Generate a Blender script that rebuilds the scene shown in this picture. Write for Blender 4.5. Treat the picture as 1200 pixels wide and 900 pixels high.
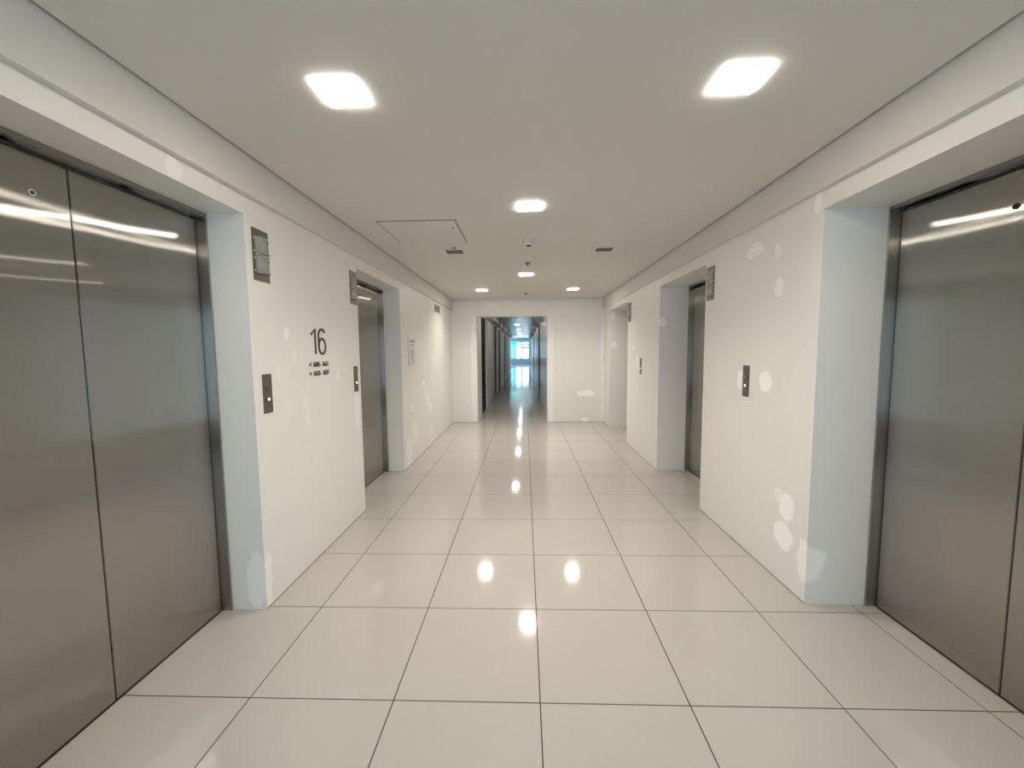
import bpy, bmesh, math, random
from mathutils import Vector, Matrix

random.seed(7)
for o in list(bpy.data.objects):
    bpy.data.objects.remove(o)
S = bpy.context.scene
C = S.collection

# ------------------------------------------------------------------ camera
F_PX, YAW, PITCH, ROLL = 476.5, -0.0320038, 0.0811889, -0.0089143
cam = bpy.data.cameras.new('camera')
cam.sensor_fit = 'HORIZONTAL'
cam.sensor_width = 36.0
cam.lens = F_PX / 1200.0 * 36.0
cam.clip_start = 0.02
cam.clip_end = 300
cam_o = bpy.data.objects.new('camera', cam)
C.objects.link(cam_o)
fw = Vector((math.sin(YAW) * math.cos(PITCH), math.cos(YAW) * math.cos(PITCH), -math.sin(PITCH)))
rt = Vector((math.cos(YAW), -math.sin(YAW), 0))
up = rt.cross(fw)
r2 = math.cos(ROLL) * rt + math.sin(ROLL) * up
u2 = -math.sin(ROLL) * rt + math.cos(ROLL) * up
m = Matrix((r2, u2, -fw)).transposed().to_4x4()
m.translation = Vector((-0.0537, -1.5387, 1.4220))
cam_o.matrix_world = m
S.camera = cam_o

# ------------------------------------------------------------------ sky, exposure
world = bpy.data.worlds.new('daylight')
S.world = world
world.use_nodes = True
nt = world.node_tree
bg = nt.nodes['Background']
SKY_STRENGTH = 5.0
bg.inputs['Color'].default_value = (0.68, 0.86, 1.0, 1)
bg.inputs['Strength'].default_value = SKY_STRENGTH

S.view_settings.view_transform = 'Standard'
S.view_settings.look = 'None'
S.view_settings.exposure = 0.28
S.view_settings.gamma = 1.0
S.view_settings.use_curve_mapping = False
LAMP = 54.0             # radiance of the lobby downlight diffusers
BEAM = 5.0              # watts of the downward beam of each downlight
LAMP_COL = (1.0, 0.92, 0.82)
CORR_LAMP = 32.0


# ------------------------------------------------------------------ materials
def new_mat(name):
    mt = bpy.data.materials.new(name)
    mt.use_nodes = True
    n = mt.node_tree
    for x in list(n.nodes):
        n.nodes.remove(x)
    out = n.nodes.new('ShaderNodeOutputMaterial')
    return mt, n, out


def principled(name, col, rough=0.5, metal=0.0, spec=0.5, noise=0.0, scale=8.0, bump=0.0, bscale=60.0):
    mt, n, out = new_mat(name)
    p = n.nodes.new('ShaderNodeBsdfPrincipled')
    p.inputs['Base Color'].default_value = (*col, 1)
    p.inputs['Roughness'].default_value = rough
    p.inputs['Metallic'].default_value = metal
    p.inputs['Specular IOR Level'].default_value = spec
    n.links.new(p.outputs[0], out.inputs[0])
    tc = n.nodes.new('ShaderNodeTexCoord')
    if noise:
        nz = n.nodes.new('ShaderNodeTexNoise')
        nz.inputs['Scale'].default_value = scale
        nz.inputs['Detail'].default_value = 4
        n.links.new(tc.outputs['Object'], nz.inputs['Vector'])
        mr = n.nodes.new('ShaderNodeMapRange')
        mr.inputs['To Min'].default_value = 1 - noise
        mr.inputs['To Max'].default_value = 1 + noise
        n.links.new(nz.outputs['Fac'], mr.inputs['Value'])
        mx = n.nodes.new('ShaderNodeVectorMath')
        mx.operation = 'SCALE'
        mx.inputs[0].default_value = col
        n.links.new(mr.outputs[0], mx.inputs['Scale'])
        n.links.new(mx.outputs[0], p.inputs['Base Color'])
    if bump:
        nb = n.nodes.new('ShaderNodeTexNoise')
        nb.inputs['Scale'].default_value = bscale
        nb.inputs['Detail'].default_value = 3
        n.links.new(tc.outputs['Object'], nb.inputs['Vector'])
        b = n.nodes.new('ShaderNodeBump')
        b.inputs['Strength'].default_value = bump
        b.inputs['Distance'].default_value = 0.002
        n.links.new(nb.outputs['Fac'], b.inputs['Height'])
        n.links.new(b.outputs[0], p.inputs['Normal'])
    return mt


WALL = (0.79, 0.777, 0.742)
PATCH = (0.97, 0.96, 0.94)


def wall_paint(name, patches, col=WALL, rough=0.42):
    """wall paint with touched-up spots: patches = (centre, radii, strength)"""
    mt, n, out = new_mat(name)
    p = n.nodes.new('ShaderNodeBsdfPrincipled')
    p.inputs['Roughness'].default_value = rough
    p.inputs['Specular IOR Level'].default_value = 0.4
    n.links.new(p.outputs[0], out.inputs[0])
    tc = n.nodes.new('ShaderNodeTexCoord')
    nz = n.nodes.new('ShaderNodeTexNoise')
    nz.inputs['Scale'].default_value = 9
    nz.inputs['Detail'].default_value = 3
    n.links.new(tc.outputs['Object'], nz.inputs['Vector'])
    sub = n.nodes.new('ShaderNodeVectorMath')
    sub.operation = 'SUBTRACT'
    sub.inputs[1].default_value = (0.5, 0.5, 0.5)
    n.links.new(nz.outputs['Color'], sub.inputs[0])
    sc = n.nodes.new('ShaderNodeVectorMath')
    sc.operation = 'MULTIPLY_ADD'
    sc.inputs[1].default_value = (0.07, 0.07, 0.07)
    n.links.new(sub.outputs[0], sc.inputs[0])
    n.links.new(tc.outputs['Object'], sc.inputs[2])
    acc = None
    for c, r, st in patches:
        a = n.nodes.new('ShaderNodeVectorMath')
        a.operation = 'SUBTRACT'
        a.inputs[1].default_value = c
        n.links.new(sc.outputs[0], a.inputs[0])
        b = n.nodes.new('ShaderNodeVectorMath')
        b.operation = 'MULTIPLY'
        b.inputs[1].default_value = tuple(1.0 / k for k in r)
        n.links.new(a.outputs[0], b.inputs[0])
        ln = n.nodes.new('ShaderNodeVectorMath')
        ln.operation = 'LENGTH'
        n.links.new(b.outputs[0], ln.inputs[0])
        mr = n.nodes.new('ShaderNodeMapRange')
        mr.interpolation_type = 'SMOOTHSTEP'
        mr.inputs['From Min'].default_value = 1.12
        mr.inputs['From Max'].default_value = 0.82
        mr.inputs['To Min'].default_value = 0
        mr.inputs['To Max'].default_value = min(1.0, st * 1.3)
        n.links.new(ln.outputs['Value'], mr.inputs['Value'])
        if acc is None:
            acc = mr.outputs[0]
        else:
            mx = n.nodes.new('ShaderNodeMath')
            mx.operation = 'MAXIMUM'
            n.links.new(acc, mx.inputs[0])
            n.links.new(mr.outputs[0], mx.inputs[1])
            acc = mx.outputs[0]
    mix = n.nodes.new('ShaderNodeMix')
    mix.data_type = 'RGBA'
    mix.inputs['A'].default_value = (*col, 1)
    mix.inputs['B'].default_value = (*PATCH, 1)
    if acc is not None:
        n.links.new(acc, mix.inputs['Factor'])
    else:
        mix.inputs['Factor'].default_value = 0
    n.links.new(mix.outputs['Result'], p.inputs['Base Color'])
    nb = n.nodes.new('ShaderNodeTexNoise')
    nb.inputs['Scale'].default_value = 120
    n.links.new(tc.outputs['Object'], nb.inputs['Vector'])
    bp = n.nodes.new('ShaderNodeBump')
    bp.inputs['Strength'].default_value = 0.08
    bp.inputs['Distance'].default_value = 0.002
    n.links.new(nb.outputs['Fac'], bp.inputs['Height'])
    n.links.new(bp.outputs[0], p.inputs['Normal'])
    return mt


def emitter(name, col, strength):
    mt, n, out = new_mat(name)
    e = n.nodes.new('ShaderNodeEmission')
    e.inputs['Color'].default_value = (*col, 1)
    e.inputs['Strength'].default_value = strength
    n.links.new(e.outputs[0], out.inputs[0])
    return mt


def brushed_steel(name, col, rough=0.18, aniso=0.93, wave=0.25):
    """steel with a vertical grain: highlights spread sideways"""
    mt, n, out = new_mat(name)
    g = n.nodes.new('ShaderNodeBsdfAnisotropic')
    g.distribution = 'GGX'
    g.inputs['Roughness'].default_value = rough
    g.inputs['Anisotropy'].default_value = aniso
    tz = n.nodes.new('ShaderNodeCombineXYZ')
    tz.inputs[2].default_value = 1.0
    n.links.new(tz.outputs[0], g.inputs['Tangent'])
    tc = n.nodes.new('ShaderNodeTexCoord')
    mp = n.nodes.new('ShaderNodeMapping')
    mp.inputs['Scale'].default_value = (260, 260, 3)
    n.links.new(tc.outputs['Object'], mp.inputs['Vector'])
    nz = n.nodes.new('ShaderNodeTexNoise')
    nz.inputs['Scale'].default_value = 1.0
    nz.inputs['Detail'].default_value = 2
    n.links.new(mp.outputs[0], nz.inputs['Vector'])
    mr = n.nodes.new('ShaderNodeMapRange')
    mr.inputs['To Min'].default_value = 0.97
    mr.inputs['To Max'].default_value = 1.03
    n.links.new(nz.outputs['Fac'], mr.inputs['Value'])
    vm = n.nodes.new('ShaderNodeVectorMath')
    vm.operation = 'SCALE'
    vm.inputs[0].default_value = col
    n.links.new(mr.outputs[0], vm.inputs['Scale'])
    n.links.new(vm.outputs[0], g.inputs['Color'])
    nb = n.nodes.new('ShaderNodeTexNoise')
    nb.inputs['Scale'].default_value = 2.3
    nb.inputs['Detail'].default_value = 0
    n.links.new(tc.outputs['Object'], nb.inputs['Vector'])
    bp = n.nodes.new('ShaderNodeBump')
    bp.inputs['Strength'].default_value = wave
    bp.inputs['Distance'].default_value = 0.006
    n.links.new(nb.outputs['Fac'], bp.inputs['Height'])
    n.links.new(bp.outputs[0], g.inputs['Normal'])
    n.links.new(g.outputs[0], out.inputs[0])
    return mt


def thin_glass(name, tint):
    mt, n, out = new_mat(name)
    t = n.nodes.new('ShaderNodeBsdfTransparent')
    t.inputs[0].default_value = (*tint, 1)
    g = n.nodes.new('ShaderNodeBsdfGlossy')
    g.inputs['Roughness'].default_value = 0.02
    fr = n.nodes.new('ShaderNodeFresnel')
    mx = n.nodes.new('ShaderNodeMixShader')
    n.links.new(fr.outputs[0], mx.inputs[0])
    n.links.new(t.outputs[0], mx.inputs[1])
    n.links.new(g.outputs[0], mx.inputs[2])
    n.links.new(mx.outputs[0], out.inputs[0])
    return mt


WX = 1.495
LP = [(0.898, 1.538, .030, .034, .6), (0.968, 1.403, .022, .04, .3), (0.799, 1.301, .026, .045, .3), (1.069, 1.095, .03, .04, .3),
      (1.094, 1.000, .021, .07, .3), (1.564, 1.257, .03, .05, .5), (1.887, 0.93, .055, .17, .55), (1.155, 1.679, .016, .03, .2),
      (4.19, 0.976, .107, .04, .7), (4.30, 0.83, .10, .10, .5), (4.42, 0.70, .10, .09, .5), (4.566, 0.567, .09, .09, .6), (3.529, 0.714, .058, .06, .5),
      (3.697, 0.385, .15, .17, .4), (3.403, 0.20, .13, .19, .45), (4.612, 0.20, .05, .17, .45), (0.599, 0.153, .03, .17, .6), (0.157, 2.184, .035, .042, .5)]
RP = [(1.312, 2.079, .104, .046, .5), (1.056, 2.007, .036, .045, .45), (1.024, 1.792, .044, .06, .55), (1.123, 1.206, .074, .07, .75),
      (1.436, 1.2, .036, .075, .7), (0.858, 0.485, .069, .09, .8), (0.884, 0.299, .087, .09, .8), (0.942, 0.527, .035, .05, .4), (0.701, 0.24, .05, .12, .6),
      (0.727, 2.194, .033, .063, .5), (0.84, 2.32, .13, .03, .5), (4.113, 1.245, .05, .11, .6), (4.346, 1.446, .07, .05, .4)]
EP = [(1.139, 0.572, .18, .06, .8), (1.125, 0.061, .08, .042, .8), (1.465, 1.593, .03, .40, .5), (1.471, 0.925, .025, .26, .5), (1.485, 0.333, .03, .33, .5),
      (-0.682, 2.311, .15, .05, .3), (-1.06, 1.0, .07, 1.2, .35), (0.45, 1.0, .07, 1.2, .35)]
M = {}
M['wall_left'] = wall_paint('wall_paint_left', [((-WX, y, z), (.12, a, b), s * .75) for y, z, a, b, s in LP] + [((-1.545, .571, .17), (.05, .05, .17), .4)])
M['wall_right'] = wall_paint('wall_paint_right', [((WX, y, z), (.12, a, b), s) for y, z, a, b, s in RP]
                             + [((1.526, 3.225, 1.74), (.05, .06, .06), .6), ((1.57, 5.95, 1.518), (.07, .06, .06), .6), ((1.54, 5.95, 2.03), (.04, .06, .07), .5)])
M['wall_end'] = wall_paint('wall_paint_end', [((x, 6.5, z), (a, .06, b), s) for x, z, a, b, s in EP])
M['wall'] = wall_paint('wall_paint_plain', [])
M['corridor'] = principled('corridor_paint', (0.78, 0.77, 0.75), 0.42, noise=.02)
M['corridor_gloss'] = principled('corridor_gloss_paint', (0.74, 0.73, 0.71), 0.26, noise=.02)
M['band'] = principled('bulkhead_paint', (0.68, 0.665, 0.63), 0.6, noise=.03, scale=3)
M['ceiling'] = principled('ceiling_paint', (0.70, 0.68, 0.635), 0.6, noise=.015, scale=1.5, bump=.05)
M['slab'] = principled('dark_gap', (0.05, 0.045, 0.04), 0.9)
M['tile'] = principled('polished_porcelain', (0.485, 0.455, 0.42), 0.085, spec=.55, noise=.02, scale=5)
M['grout'] = principled('dark_grout', (0.055, 0.045, 0.037), 0.9)
M['foot_strip'] = principled('grey_strip', (0.40, 0.38, 0.34), 0.7)
M['steel'] = brushed_steel('brushed_steel', (0.475, 0.46, 0.43))
M['frame_steel'] = brushed_steel('frame_steel', (0.40, 0.39, 0.37), .25, .8)
M['plate'] = principled('satin_steel_plate', (0.20, 0.185, 0.165), 0.35, metal=.85, noise=.04, scale=30)
M['black'] = principled('black_gap', (0.012, 0.011, 0.010), 0.6)
M['chrome'] = principled('chrome', (0.85, 0.84, 0.8), 0.08, metal=1)
M['lens'] = principled('clear_acrylic', (0.70, 0.68, 0.64), 0.06, spec=.8)
M['lens'].node_tree.nodes['Principled BSDF'].inputs['Transmission Weight'].default_value = .55
M['lit'] = emitter('button_light', (1.0, 0.93, 0.66), 6)
M['lamp'] = emitter('lamp_diffuser', LAMP_COL, LAMP)
M['corr_lamp'] = emitter('corridor_diffuser', (1.0, 0.95, 0.9), CORR_LAMP)
M['exit'] = emitter('exit_green', (0.02, 0.85, 0.42), 2.2)
M['white_metal'] = principled('white_metal', (0.75, 0.74, 0.71), 0.4, noise=.01)
M['white_plastic'] = principled('white_plastic', (0.72, 0.70, 0.66), 0.4, noise=.01)
M['letter'] = principled('dark_letter', (0.075, 0.065, 0.055), 0.45, noise=.03)
M['louvre'] = principled('louvre_shadow', (0.34, 0.31, 0.26), 0.6)
M['gap'] = principled('panel_gap', (0.17, 0.155, 0.13), 0.7)
M['paper'] = principled('paper', (0.74, 0.73, 0.69), 0.5, noise=.01)
M['ink'] = principled('ink', (0.22, 0.21, 0.19), 0.6)
M['wood'] = principled('dark_stained_door', (0.016, 0.013, 0.012), 0.6, spec=.08, noise=.2, scale=5)
M['glass'] = thin_glass('clear_glass', (0.95, 0.98, 0.98))
M['blue_glass'] = thin_glass('tinted_glass', (0.30, 0.62, 0.78))
M['alu'] = principled('window_frame', (0.16, 0.20, 0.24), 0.4, metal=.5, noise=.03)
M['sill'] = principled('sill_paint', (0.30, 0.50, 0.60), 0.3, noise=.02)


# ------------------------------------------------------------------ mesh helpers
class MB:
    def __init__(s):
        s.v, s.f = [], []

    def box(s, x0, x1, y0, y1, z0, z1):
        i = len(s.v)
        s.v += [(x, y, z) for z in (z0, z1) for y in (y0, y1) for x in (x0, x1)]
        s.f += [tuple(i + k for k in q) for q in ((0, 2, 3, 1), (4, 5, 7, 6), (0, 1, 5, 4), (2, 6, 7, 3), (0, 4, 6, 2), (1, 3, 7, 5))]
        return s

    def cyl(s, c, r, h, axis='z', n=24, r2=None):
        """cylinder / cone frustum from c along +axis"""
        r2 = r if r2 is None else r2
        i = len(s.v)
        for rr, t in ((r, 0), (r2, h)):
            for k in range(n):
                a = 2 * math.pi * k / n
                u, w = rr * math.cos(a), rr * math.sin(a)
                p = {'z': (u, w, t), 'x': (t, u, w), 'y': (w, t, u)}[axis]
                s.v.append((c[0] + p[0], c[1] + p[1], c[2] + p[2]))
        rev = h < 0
        fs = [tuple(i + k for k in range(n))[::-1], tuple(i + n + k for k in range(n))]
        fs += [(i + k, i + (k + 1) % n, i + n + (k + 1) % n, i + n + k) for k in range(n)]
        s.f += [f[::-1] for f in fs] if rev else fs
        return s

    def build(s, name, mat, parent=None, bevel=0.0, kind=None, smooth=False):
        me = bpy.data.meshes.new(name)
        me.from_pydata(s.v, [], s.f)
        if bevel:
            bm = bmesh.new()
            bm.from_mesh(me)
            bmesh.ops.bevel(bm, geom=list(bm.edges), offset=bevel, segments=2, affect='EDGES', clamp_overlap=True)
            bm.to_mesh(me)
            bm.free()
        me.materials.append(mat)
        me.update()
        o = bpy.data.objects.new(name, me)
        C.objects.link(o)
        if smooth:
            for p in me.polygons:
                p.use_smooth = len(p.vertices) == 4
        if parent:
            o.parent = parent
        if kind:
            o['kind'] = kind
        return o


def struct(name, mb, mat, parent=None, bevel=0.0):
    return mb.build(name, mat, parent, bevel, None if parent else 'structure')


def thing(name, label, cat, loc, group=None):
    o = bpy.data.objects.new(name, None)
    o.empty_display_size = 0.1
    C.objects.link(o)
    o.location = loc
    o['label'] = label
    o['category'] = cat
    if group:
        o['group'] = group
    return o


def copy_tree(o, loc, label, rz=0.0):
    c = o.copy()
    C.objects.link(c)
    c.location = loc
    c.rotation_euler = (0, 0, rz)
    c['label'] = label
    for ch in list(o.children):
        d = ch.copy()
        C.objects.link(d)
        d.parent = c
        for g in list(ch.children):
            e = g.copy()
            C.objects.link(e)
            e.parent = d
    return c


# ------------------------------------------------------------------ setting: lobby
CEIL = 2.43
HEAD = 2.14
BACK = -4.8
END = 6.5
LDOOR, RDOOR = -1.74, 1.87             # planes of the lift doors
L_OPEN = [(-0.63, 0.571), (1.977, 3.18)]
R_OPEN = [(-0.53, 0.672), (2.038, 3.225), (4.658, 5.95)]


def side_wall(name, sgn, door_x, opens, mat):
    mb = MB()
    out = door_x + sgn * 0.25
    lo, hi = sorted((sgn * WX, out))
    y = BACK
    for a, b in opens + [(END, END)]:
        if a > y:
            mb.box(lo, hi, y, a, 0, 2.5)
        if b > a:
            mb.box(lo, hi, a, b, HEAD, 2.5)
            c0, c1 = sorted((door_x + sgn * 0.08, out))
            mb.box(c0, c1, a, b, 0, HEAD)
        y = b
    return struct(name, mb, mat)


wl = side_wall('wall_left', -1, LDOOR, L_OPEN, M['wall_left'])
wr = side_wall('wall_right', 1, RDOOR, R_OPEN, M['wall_right'])

DX0, DX1, DH = -1.0, 0.39, 2.10       # passage in the end wall
struct('wall_end', MB().box(-1.99, DX0, END, END + .25, 0, 2.5).box(DX1, 2.12, END, END + .25, 0, 2.5)
       .box(DX0, DX1, END, END + .25, DH, 2.5), M['wall_end'])

# wall behind the camera, with a wide window to the daylight
BW = (-1.25, 1.25, 0.25, 2.2)
struct('wall_back', MB().box(-1.99, BW[0], BACK - .2, BACK, 0, 2.5).box(BW[1], 2.12, BACK - .2, BACK, 0, 2.5)
       .box(BW[0], BW[1], BACK - .2, BACK, BW[3], 2.5).box(BW[0], BW[1], BACK - .2, BACK, 0, BW[2]), M['wall'])
wb = MB()
for x in (BW[0], -.03, BW[1] - .06):
    wb.box(x, x + .06, BACK - .14, BACK - .08, BW[2], BW[3])
wb.box(BW[0], BW[1], BACK - .14, BACK - .08, BW[2], BW[2] + .06).box(BW[0], BW[1], BACK - .14, BACK - .08, BW[3] - .06, BW[3])
w2 = struct('window_2', wb, M['alu'])
struct('pane', MB().box(BW[0], BW[1], BACK - .115, BACK - .105, BW[2], BW[3]), M['glass'], w2)

# bulkhead bands above the lift walls (they stand 3 cm proud of the wall)
PB = 0.03
BZ = 2.235
struct('trim_1', MB().box(-WX - .005, -WX + PB, BACK, END, BZ, 2.5), M['band'])
struct('trim_2', MB().box(WX - PB, WX + .005, BACK, END, BZ, 2.5), M['band'])

# ceiling panel with a shadow gap all around, dark slab above
G = 0.014
ce = struct('ceiling', MB().box(-WX + PB + G, WX - PB - G, BACK, END - G, CEIL, CEIL + .03), M['ceiling'])
struct('slab', MB().box(-1.99, 2.12, BACK - .2, END + .25, 2.5, 2.6), M['slab'], ce)

# floor: dark bed with one tile object per tile
fl = struct('floor', MB().box(-1.99, 2.12, BACK - .2, END + .25, -.08, -.0022).box(-1.4, .9, END + .25, 25.0, -.08, -.0022)
            .box(-2.4, 1.6, 25.0, 44.2, -.08, -.0022), M['grout'])
JT = 0.0025
tile_me = {}


def tile(x0, x1, y0, y1):
    w, h = round(x1 - x0, 4), round(y1 - y0, 4)
    if (w, h) not in tile_me:
        mb = MB().box(JT, w - JT, JT, h - JT, -.002, 0)
        o = mb.build('tile', M['tile'], fl)
        tile_me[(w, h)] = o.data
    else:
        o = bpy.data.objects.new('tile', tile_me[(w, h)])
        C.objects.link(o)
        o.parent = fl
    o.location = (x0, y0, 0)


yj = -4.8
while yj < END - .01:
    y1 = min(yj + .6, 6.6)
    for x0, x1 in ((-1.74, -1.2), (-1.2, -.6), (-.6, 0), (0, .6), (.6, 1.2), (1.2, 1.75), (1.75, 1.87)):
        tile(x0, x1, yj, y1)
    yj += .6
ct = MB()
yy = 6.6
while yy < 44:
    for x0, x1 in ((-2.4, -1.8), (-1.8, -1.2), (-1.2, -.6), (-.6, 0), (0, .6), (.6, 1.2), (1.2, 1.6)):
        if yy < 24.9 and (x1 <= -1.21 or x0 >= .59):
            continue
        ct.box(x0 + JT, x1 - JT, yy + JT, yy + .6 - JT, -.002, 0)
    yy += .6
ct.build('far_tiles', M['tile'], fl, kind='stuff')

# thin grey strip at the foot of the walls
for nm, sgn, opens in (('foot_strip_left', -1, L_OPEN), ('foot_strip_right', 1, R_OPEN)):
    mb = MB()
    y = BACK
    for a, b in opens + [(END, END)]:
        x0, x1 = sorted((sgn * WX, sgn * (WX - .003)))
        mb.box(x0, x1, y, a, 0, .010)
        y = b
    struct(nm, mb, M['foot_strip'])
struct('foot_strip_end', MB().box(-WX + .003, DX0, END - .003, END, 0, .008).box(DX1, WX - .003, END - .003, END, 0, .008), M['foot_strip'])

# ------------------------------------------------------------------ setting: corridor beyond
CY1 = 25.0
CH = 2.40
LREC = [(7.35, 8.55), (11.25, 12.15), (13.2, 14.4), (17.2, 18.5), (19.8, 20.9), (23.2, 24.2)]
RREC = [(10.3, 11.9), (13.3, 13.9), (17.4, 19.2), (22.0, 23.2)]


def corr_wall(name, x, sgn, recs):
    mb = MB()
    y = END + .25
    for a, b in recs + [(CY1, CY1)]:
        lo, hi = sorted((x, x + sgn * .35))
        mb.box(lo, hi, y, a, 0, 2.5)
        if b > a:
            c0, c1 = sorted((x + sgn * .22, x + sgn * .35))
            mb.box(c0, c1, a, b, 0, 2.5)
            mb.box(lo, hi, a, b, 2.2, 2.5)
        y = b
    struct(name, mb, M['corridor'] if sgn < 0 else M['corridor_gloss'])


corr_wall('wall_corridor_left', DX0, -1, LREC)
corr_wall('wall_corridor_right', DX1, 1, RREC)
dn = 1
for recs, x, sgn in ((LREC, DX0, -1), (RREC, DX1, 1)):
    for a, b in recs:
        x0, x1 = sorted((x + sgn * .03, x + sgn * .08))
        d = struct('door_%d' % dn, MB().box(x0, x1, a + .01, b - .01, 0.005, 2.195), M['wood'])
        xh = x + sgn * .03
        h0, h1 = sorted((xh, xh - sgn * .045))
        MB().box(h0, h1, a + .08, a + .10, 1.0, 1.02).box(h0 if sgn > 0 else h1 - .015, h0 + .015 if sgn > 0 else h1, a + .08, a + .20, 1.0, 1.02).build('handle', M['chrome'], d)
        dn += 1
struct('ceiling_corridor', MB().box(DX0 - .35, DX1 + .35, END + .25, CY1, CH, 2.5), M['corridor_gloss'])
# small soffits over the wall piers
sf = MB()
y = END + .25
for a, b in LREC + [(CY1, CY1)]:
    sf.box(DX0, DX0 + .16, y + .1, a - .05, 2.24, CH)
    y = b
struct('trim_3', sf, M['corridor'])
sf = MB()
y = END + .25
for a, b in RREC + [(CY1, CY1)]:
    sf.box(DX1 - .16, DX1, y + .1, a - .05, 2.24, CH)
    y = b
struct('trim_4', sf, M['corridor'])

# daylit hall at the end of the corridor
HX0, HX1, HY1, HH = -2.0, 1.2, 44.0, 2.85
struct('wall_hall_left', MB().box(HX0 - .2, HX0, CY1, HY1, 0, 3).box(HX0, DX0 - .35, CY1 - .2, CY1, 0, 3), M['corridor'])
struct('wall_hall_right', MB().box(HX1, HX1 + .2, CY1, HY1, 0, .4).box(HX1, HX1 + .2, CY1, HY1, 2.6, 3).box(DX1 + .35, HX1, CY1 - .2, CY1, 0, 3), M['corridor'])
wb = MB()
for k in range(9):
    yk = CY1 + k * (HY1 - CY1 - .08) / 8
    wb.box(HX1 + .06, HX1 + .14, yk, yk + .08, .4, 2.6)
w3 = struct('fill_window', wb, M['alu'])  # side glazing added out of view to flood the hall with daylight
for k in range(8):
    yk = CY1 + k * (HY1 - CY1 - .08) / 8
    struct('pane', MB().box(HX1 + .095, HX1 + .105, yk + .04, yk + 2.39, .4, 2.6), M['glass'], w3)
struct('wall_hall_front', MB().box(DX0 - .35, DX1 + .35, CY1 - .05, CY1, CH + .1, 3), M['corridor'])
struct('ceiling_hall', MB().box(HX0 - .2, HX1 + .2, CY1, HY1, HH, 3.0), M['corridor'])
WXA, WXM, WXB, WZ0, WZ1 = -1.72, -1.12, 0.42, 0.50, 2.45
struct('wall_hall_end', MB().box(HX0 - .2, WXA, HY1, HY1 + .2, 0, 3).box(WXB, HX1 + .2, HY1, HY1 + .2, 0, 3)
       .box(WXA, WXB, HY1, HY1 + .2, WZ1, 3).box(WXA, WXB, HY1, HY1 + .2, 0, WZ0), M['sill'])
wb = MB()
for x in (WXA, WXM - .06, -.46, WXB - .06):
    wb.box(x, x + .11, HY1 + .04, HY1 + .12, WZ0, WZ1)
for z in (WZ0, WZ1 - .07):
    wb.box(WXA, WXB, HY1 + .04, HY1 + .12, z, z + .07)
for z in (1.70, 2.04):
    wb.box(-.44, WXB, HY1 + .05, HY1 + .11, z, z + .14)
w1 = struct('window_1', wb, M['alu'])
struct('pane', MB().box(WXA + .02, WXM - .02, HY1 + .075, HY1 + .085, WZ0, WZ1), M['blue_glass'], w1)
struct('pane', MB().box(WXM, -.41, HY1 + .075, HY1 + .085, WZ0, WZ1), M['glass'], w1)
struct('pane', MB().box(-.41, WXB, HY1 + .075, HY1 + .085, WZ0, WZ1), M['glass'], w1)

t = thing('exit_sign', 'green lit exit sign hanging at the far end of the dark corridor', 'sign', (-.92, 31.0, 2.03))
MB().box(-.27, .27, 0, .06, -.13, .15).build('housing', M['white_metal'], t)
MB().box(-.25, .25, -.012, -.001, -.11, .13).build('lit_face', M['exit'], t)
MB().cyl((-.15, .03, .15), .01, HH - 2.18, n=8).cyl((.15, .03, .15), .01, HH - 2.18, n=8).build('hanger', M['white_metal'], t)

# ------------------------------------------------------------------ lift doors
def lift_door(sgn, x, a, b, label, key_dy=None):
    """two panels in a thin steel lining; sgn is the side of the lobby it is on"""
    mid = (a + b) / 2
    t = thing('elevator_door', label, 'elevator door', (x, mid, 0), 'steel elevator doors along the lobby')
    hw = (b - a) / 2

    def bx(u0, u1, y0, y1, z0, z1):           # u = metres from the door plane into the lobby
        p, q2 = -sgn * u0, -sgn * u1
        return (min(p, q2), max(p, q2), y0, y1, z0, z1)
    lt = .014
    for s2 in (-1, 1):
        y0, y1 = sorted((s2 * .003, s2 * (hw - lt - .006)))
        p = MB().box(*bx(-.03, 0, y0, y1, .008, HEAD - .034)).build('door_panel', M['steel'], t, bevel=.0018)
        if s2 < 0 and sgn < 0 or s2 > 0 and sgn > 0:
            ky = -.12 if sgn < 0 else .09
            mb = MB()
            if sgn < 0:
                mb.cyl((0, ky, 1.977), .012, .004, 'x', 20)
            else:
                mb.cyl((0, ky, 1.968), .012, -.004, 'x', 20)
            k = mb.build('key_hole', M['chrome'] if sgn < 0 else M['black'], p)
            if sgn < 0:
                MB().cyl((.0041, ky, 1.977), .006, .001, 'x', 16).build('key_slot', M['black'], p)
        # lining at the sides of the opening
        y0, y1 = sorted((s2 * (hw - lt), s2 * (hw - .001)))
        MB().box(*bx(-.03, .052, y0, y1, 0, HEAD - .001)).build('jamb', M['frame_steel'], t, bevel=.001)
    MB().box(*bx(.0, .052, -hw + lt, hw - lt, HEAD - .02, HEAD - .001)).build('head_lining', M['frame_steel'], t, bevel=.001)
    MB().box(*bx(-.05, -.032, -hw + lt, hw - lt, 0.001, HEAD - .02)).build('dark_shaft', M['black'], t)
    MB().box(*bx(-.05, -.001, -hw + lt, hw - lt, -.0018, .004)).build('sill', M['frame_steel'], t)
    return t


lift_door(-1, LDOOR, *L_OPEN[0], 'large brushed steel elevator door at left front, filling the left edge of the photo')
lift_door(-1, LDOOR, *L_OPEN[1], 'narrow-looking steel elevator door on the left wall past the 16 sign')
lift_door(1, RDOOR, *R_OPEN[0], 'large brushed steel elevator door at right front, cut by the photo edge')
lift_door(1, RDOOR, *R_OPEN[1], 'sliver of steel elevator door in the middle recess on the right wall')
lift_door(1, RDOOR, *R_OPEN[2], 'steel elevator door hidden inside the farthest recess on the right wall')


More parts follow.
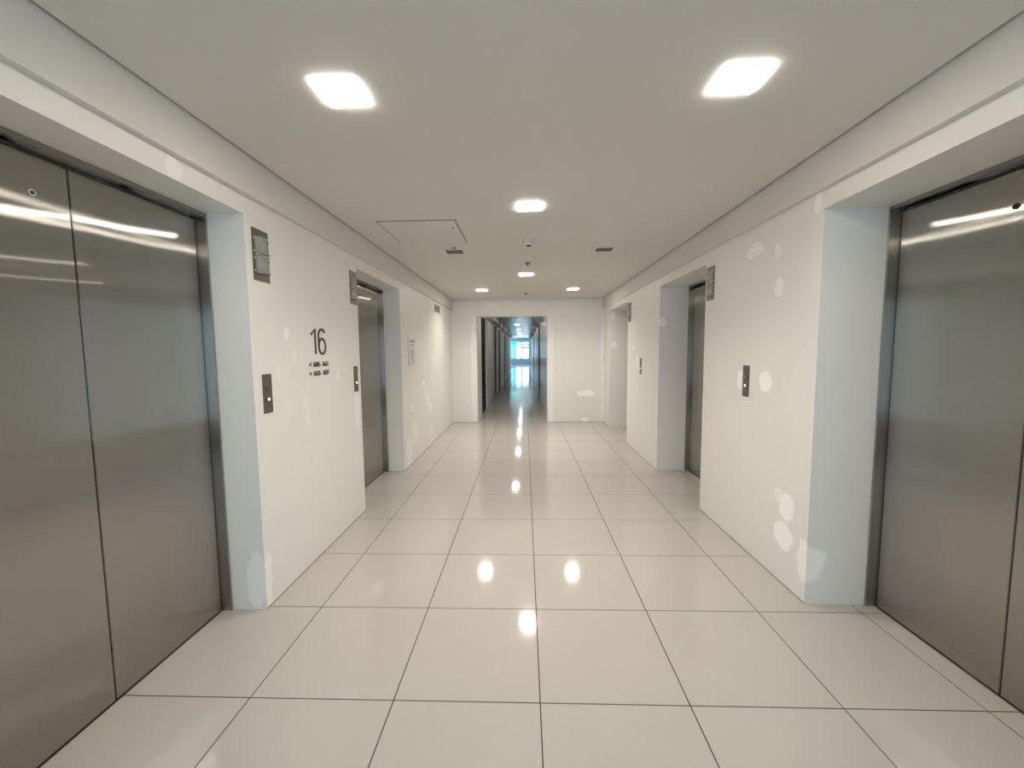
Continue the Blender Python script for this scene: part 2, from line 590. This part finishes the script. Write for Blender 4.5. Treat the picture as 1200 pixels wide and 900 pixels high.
# ------------------------------------------------------------------ wall devices (built facing +X, turned for the right wall)
def lens_mesh(z0, z1, w=.052, d=.024, base=.004, n=14):
    mb = MB()
    ring = []
    for k in range(n + 1):
        a = -1 + 2 * k / n
        ring.append((base + d * (1 - abs(a) ** 2.6), a * w))
    ring += [(base, w), (base, -w)] if False else []
    i = 0
    for z in (z0, z1):
        for x, y in ring:
            mb.v.append((x, y, z))
    m2 = n + 1
    for k in range(n):
        mb.f.append((k, k + 1, m2 + k + 1, m2 + k))
    mb.f.append((0, m2, m2 + n, n))
    mb.f.append(tuple(range(m2))[::-1])
    mb.f.append(tuple(range(m2, 2 * m2)))
    return mb


ind = thing('hall_lantern', 'steel two-lens arrival lantern high on left wall beside the nearest left elevator', 'elevator lantern',
            (-WX, .69, 1.952), 'elevator arrival lanterns')
MB().box(0, .005, -.0675, .0675, -.138, .138).build('back_plate', M['plate'], ind, bevel=.001)
for z0, z1 in ((.004, .096), (-.100, -.008)):
    ln = lens_mesh(z0, z1).build('lens', M['lens'], ind, smooth=True)
    for y in (-.059, .059):
        for z in (z0 + .012, z1 - .014):
            MB().cyl((.005, y, z), .0055, .008, 'x', 10).build('stud', M['chrome'], ln)  # chrome dots stand in for the highlights at the lens edges
MB().box(.005, .02, -.056, .056, -.005, .001).build('divider', M['chrome'], ind)
copy_tree(ind, (-WX, 1.895, 1.962), 'steel two-lens arrival lantern beside the second left elevator, past the 16 sign')
copy_tree(ind, (WX, 1.947, 1.965), 'steel two-lens arrival lantern beside the middle recess on the right wall', math.pi)
copy_tree(ind, (WX, 4.56, 1.975), 'thin-looking steel arrival lantern beside the farthest recess on the right wall', math.pi)

btn = thing('call_plate', 'steel call button plate with one lit button below nearest left lantern', 'call button',
            (-WX, .681, 1.196), 'elevator call button plates')
MB().box(0, .004, -.04, .04, -.109, .109).build('face_plate', M['plate'], btn, bevel=.001)
b1 = MB().cyl((.004, 0, .03), .014, .004, 'x', 20).build('button', M['plate'], btn)
MB().cyl((.008, 0, .03), .005, .0008, 'x', 12).build('button_centre', M['chrome'], b1)
b2 = MB().cyl((.004, 0, -.031), .014, .004, 'x', 20).build('button', M['plate'], btn)
b2['label'] = 'button with lit yellow-white centre'
MB().cyl((.008, 0, -.031), .0065, .0012, 'x', 14).build('button_light', M['lit'], b2)
copy_tree(btn, (-WX, 1.876, 1.196), 'steel call button plate beside the second left elevator, right of the 16 sign')
copy_tree(btn, (WX, 1.351, 1.197), 'steel call button plate beside a white paint spot on the near right wall', math.pi)
copy_tree(btn, (WX, 3.95, 1.205), 'small steel call button plate on the far right wall pier', math.pi)

# floor number sign
def stroke(pts, r, name, parent, closed=False, th=.006):
    """flat letter stroke of half-width r in the plane X=0, facing +X"""
    mb = MB()
    n = len(pts)
    for k, (y, z) in enumerate(pts):
        a = pts[(k - 1) % n] if (k or closed) else pts[k]
        b = pts[(k + 1) % n] if (k < n - 1 or closed) else pts[k]
        dy, dz = b[0] - a[0], b[1] - a[1]
        l = math.hypot(dy, dz) or 1
        ny, nz = -dz / l * r, dy / l * r
        for x in (0.0005, th):
            mb.v += [(x, y + ny, z + nz), (x, y - ny, z - nz)]
    for k in range(n if closed else n - 1):
        i, j = 4 * k, 4 * ((k + 1) % n)
        mb.f += [(i + 2, i + 3, j + 3, j + 2), (i, j, j + 1, i + 1), (i, i + 2, j + 2, j), (i + 1, j + 1, j + 3, i + 3)]
    if not closed:
        e = 4 * (n - 1)
        mb.f += [(0, 1, 3, 2), (e, e + 2, e + 3, e + 1)]
    return mb.build(name, M['letter'], parent)


sg = thing('floor_sign', 'dark raised numerals 16 above two lines of room numbers on left wall', 'sign', (-WX, 1.272, 1.41))
stroke([(-.098, .135), (-.045, .174), (-.045, .003)], .0075, 'numeral_one', sg)
six = []
for k in range(15):                                   # top arc down to the bowl
    a = math.radians(35 + k * (145 / 14))
    six.append((.048 + .047 * math.cos(a), .126 + .050 * math.sin(a)))
bowl = [(.048 + .047 * math.cos(math.radians(180 + k * 15)), .056 + .053 * math.sin(math.radians(180 + k * 15))) for k in range(24)]
ns = stroke(six + bowl + [bowl[0]], .0075, 'numeral_six', sg)


def text(body, size, name, parent, loc, th=.002, bold=.0):
    cu = bpy.data.curves.new(name, 'FONT')
    cu.body = body
    cu.size = size
    cu.extrude = th
    cu.offset = bold
    cu.resolution_u = 2
    tmp = bpy.data.objects.new('tmp_text', cu)
    C.objects.link(tmp)
    bpy.context.view_layer.update()
    me = bpy.data.meshes.new_from_object(tmp.evaluated_get(bpy.context.evaluated_depsgraph_get()))
    bpy.data.objects.remove(tmp)
    me.name = name
    # local x -> +Y, y -> +Z, z -> +X
    me.transform(Matrix(((0, 0, 1, 0), (1, 0, 0, 0), (0, 1, 0, 0), (0, 0, 0, 1))))
    me.materials.clear()
    me.materials.append(M['letter'])
    o = bpy.data.objects.new(name, me)
    C.objects.link(o)
    o.parent = parent
    o.location = loc
    return o


for z, sym, lo, hi in ((-.084, '<', '1601-', '1611'), (-.146, '>', '1612-', '1627')):
    text(sym, .046, 'arrow', sg, (.0025, -.136, z), bold=.001)
    text(lo, .046, 'room_number', sg, (.0025, -.088, z), bold=.001)
    text(hi, .046, 'room_number', sg, (.0025, .038, z), bold=.001)

# framed notice
po = thing('wall_notice', 'small white framed evacuation notice on left wall beyond second elevator', 'notice', (-WX, 3.597, 1.247))
MB().box(0, .018, -.148, .148, 0, .350).build('frame', M['white_plastic'], po, bevel=.002)
pp = MB().box(.018, .0195, -.132, .132, .015, .335).build('sheet', M['paper'], po)
mk = MB().box(.0196, .0202, -.11, .10, .296, .316).box(.0196, .0202, -.08, .08, .262, .270).box(.0196, .0202, -.08, .06, .246, .252)
MB.build(mk, 'printed_heading', M['ink'], pp)
mk = MB().box(.0196, .0202, -.085, -.055, .09, .205)
for k in range(6):
    mk.box(.0196, .0202, -.045, .075 - .02 * (k % 3), .19 - k * .02, .197 - k * .02)
mk.box(.0196, .0202, -.05, -.02, .035, .06).box(.0196, .0202, .02, .05, .035, .06).box(.0196, .0202, -.02, .03, .07, .082)
mk.build('printed_plan', M['ink'], pp)

# air grille high on the left wall
vg = thing('wall_vent', 'small slatted air grille high on left wall near the end wall', 'vent', (-WX, 5.20, 2.06))
MB().box(0, .002, -.19, .19, .0, .125).build('dark_backing', M['black'], vg)
fm = MB().box(.0, .004, -.21, .21, -.01, .008).box(.0, .004, -.21, .21, .117, .135).box(.0, .004, -.21, -.19, .008, .117).box(.0, .004, .19, .21, .008, .117)
fm.build('frame', M['white_metal'], vg)
for k in range(4):
    MB().box(.002, .0032, -.188, .188, .025 + k * .024, .0305 + k * .024).build('slat', M['white_metal'], vg)
for k in range(3):
    MB().box(.002, .0032, -.105 + k * .095, -.090 + k * .095, .008, .117).build('upright', M['white_metal'], vg)

# ------------------------------------------------------------------ ceiling devices (origin on the ceiling)
HL = .083
dl = thing('ceiling_light', 'bright square ceiling light at front left of the lobby', 'ceiling light', (-.758, .11, CEIL), 'square ceiling lights')
MB().box(-HL, HL, -HL, HL, -.006, -.0006).build('diffuser', M['lamp'], dl)
fr = MB().box(-HL - .006, -HL - .001, -HL - .006, HL + .006, -.001, 0).box(HL + .001, HL + .006, -HL - .006, HL + .006, -.001, 0)
fr.box(-HL - .001, HL + .001, -HL - .006, -HL - .001, -.001, 0).box(-HL - .001, HL + .001, HL + .001, HL + .006, -.001, 0)
fr.build('rim', M['white_metal'], dl)


def beam(lamp, watts):
    la = bpy.data.lights.new('beam', 'AREA')
    la.shape = 'SQUARE'
    la.size = 2 * HL - .01
    la.energy = watts
    la.color = LAMP_COL
    la.spread = math.radians(130)
    o = bpy.data.objects.new('beam', la)
    C.objects.link(o)
    o.parent = lamp
    o.location = (0, 0, -.008)


lamps = [(dl, 0.75)]
for loc, w, lb in (((.758, .10, CEIL), .75, 'bright square ceiling light at front right of the lobby'),
                   ((-.012, 1.40, CEIL), 2.6, 'bright square ceiling light on the centre line, before the smoke detector'),
                   ((-.03, 3.95, CEIL), 1.7, 'small bright ceiling light on the centre line, behind the sprinkler'),
                   ((-.76, 5.28, CEIL), 1.7, 'small bright ceiling light near end wall, left of passage centre'),
                   ((.746, 5.28, CEIL), 1.7, 'small bright ceiling light near end wall, right of passage centre'),
                   ((0, -1.2, CEIL), 0.2, 'square ceiling light out of frame, straight over the viewer')):
    lamps.append((copy_tree(dl, loc, lb), w))
for o, w in lamps:
    beam(o, BEAM * w)

ap = thing('access_panel', 'square white access hatch with thin dark edge in ceiling at left', 'hatch', (-.89, 1.985, CEIL))
MB().box(-.302, .302, -.320, .320, -.006, 0).build('hatch_leaf', M['ceiling'], ap, bevel=.002)
MB().box(-.31, .31, -.328, -.321, -.0025, 0).box(-.31, .31, .321, .328, -.0025, 0).box(-.31, -.303, -.321, .321, -.0025, 0).box(.303, .31, -.321, .321, -.0025, 0).build('edge_gap', M['gap'], ap)
MB().cyl((.26, -.14, -.0062), .010, -.003, n=12).build('latch', M['plate'], ap)

vt = thing('ceiling_vent', 'small slatted ceiling vent at left, beside the access hatch', 'vent', (-.755, 2.645, CEIL), 'small ceiling vents')
MB().box(-.085, .085, -.085, .085, -.003, 0).build('dark_backing', M['louvre'], vt)
fm = MB().box(-.11, -.085, -.11, .11, -.010, 0).box(.085, .11, -.11, .11, -.010, 0).box(-.085, .085, -.11, -.085, -.010, 0).box(-.085, .085, .085, .11, -.010, 0)
fm.build('frame', M['white_metal'], vt, bevel=.002)
for k in range(3):
    MB().box(-.085, .085, -.05 + k * .045, -.042 + k * .045, -.009, -.003).build('slat', M['plate'], vt)
copy_tree(vt, (.745, 2.65, CEIL), 'small slatted ceiling vent at right, opposite the access hatch')
hk = MB().cyl((-.735, 2.50, CEIL), .018, -.012, n=14, r2=.010).build('ceiling_stud', M['plate'])
hk['label'] = 'tiny dark stud on the ceiling in front of the left vent'
hk['category'] = 'fitting'

sd = thing('smoke_detector', 'white round smoke detector with dark chamber, between the centre ceiling lights', 'smoke detector', (-.012, 2.27, CEIL))
MB().cyl((0, 0, 0), .060, -.022, n=32, r2=.056).build('base', M['white_plastic'], sd)
MB().cyl((0, 0, -.022), .048, -.006, n=24, r2=.048).build('shadow_ring', M['louvre'], sd)  # grey ring paints in the shadow between base and cap
MB().cyl((0, 0, -.028), .052, -.022, n=32, r2=.030).build('cap', M['white_plastic'], sd)
MB().cyl((0, 0, -.050), .024, -.006, n=20, r2=.020).build('chamber', M['black'], sd)

pl = thing('ceiling_disc', 'flat round white cover plate on ceiling behind the smoke detector', 'cover plate', (-.015, 2.94, CEIL))
MB().cyl((0, 0, 0), .095, -.012, n=36, r2=.082).build('disc', M['white_plastic'], pl)
MB().cyl((0, 0, -.012), .055, -.004, n=30, r2=.05).build('cap', M['white_metal'], pl)

sp = thing('sprinkler', 'small dark ceiling sprinkler in front of the centre far light', 'sprinkler', (-.017, 3.24, CEIL), 'ceiling sprinklers')
MB().cyl((0, 0, 0), .034, -.010, n=20, r2=.026).build('rose', M['plate'], sp)
MB().cyl((0, 0, -.010), .010, -.018, n=12, r2=.006).build('frame', M['plate'], sp)
MB().cyl((0, 0, -.028), .014, -.003, n=16).build('deflector', M['plate'], sp)
copy_tree(sp, (-.024, 5.70, CEIL), 'tiny dark ceiling sprinkler just before the end wall')
copy_tree(sp, (-.30, 10.8, CH), 'dark sprinkler on the corridor ceiling just inside the passage')

cl = None
for k, yy in enumerate((7.2, 9.7, 13.7, 17.1, 20.5, 23.6)):  # second one is unseen, added to brighten the corridor walls
    lb = ['corridor ceiling light just inside the passage, hidden by its head', 'unseen ceiling light added to brighten the corridor walls, behind the passage head',
          'nearest visible corridor ceiling light beyond the passage',
          'second visible corridor ceiling light beyond the passage', 'third visible corridor ceiling light beyond the passage',
          'farthest corridor ceiling light, just before the daylit hall'][k]
    if cl is None:
        cl = thing('corridor_light', lb, 'ceiling light', (-.33, yy, CH), 'corridor ceiling lights')
        MB().box(-.09, .09, -.09, .09, -.010, -.0006).build('diffuser', M['corr_lamp'], cl)
        MB().box(-.105, -.091, -.105, .105, -.004, 0).box(.091, .105, -.105, .105, -.004, 0).box(-.091, .091, -.105, -.091, -.004, 0).box(-.091, .091, .091, .105, -.004, 0).build('rim', M['white_metal'], cl)
    else:
        copy_tree(cl, (-.33, yy, CH), lb)
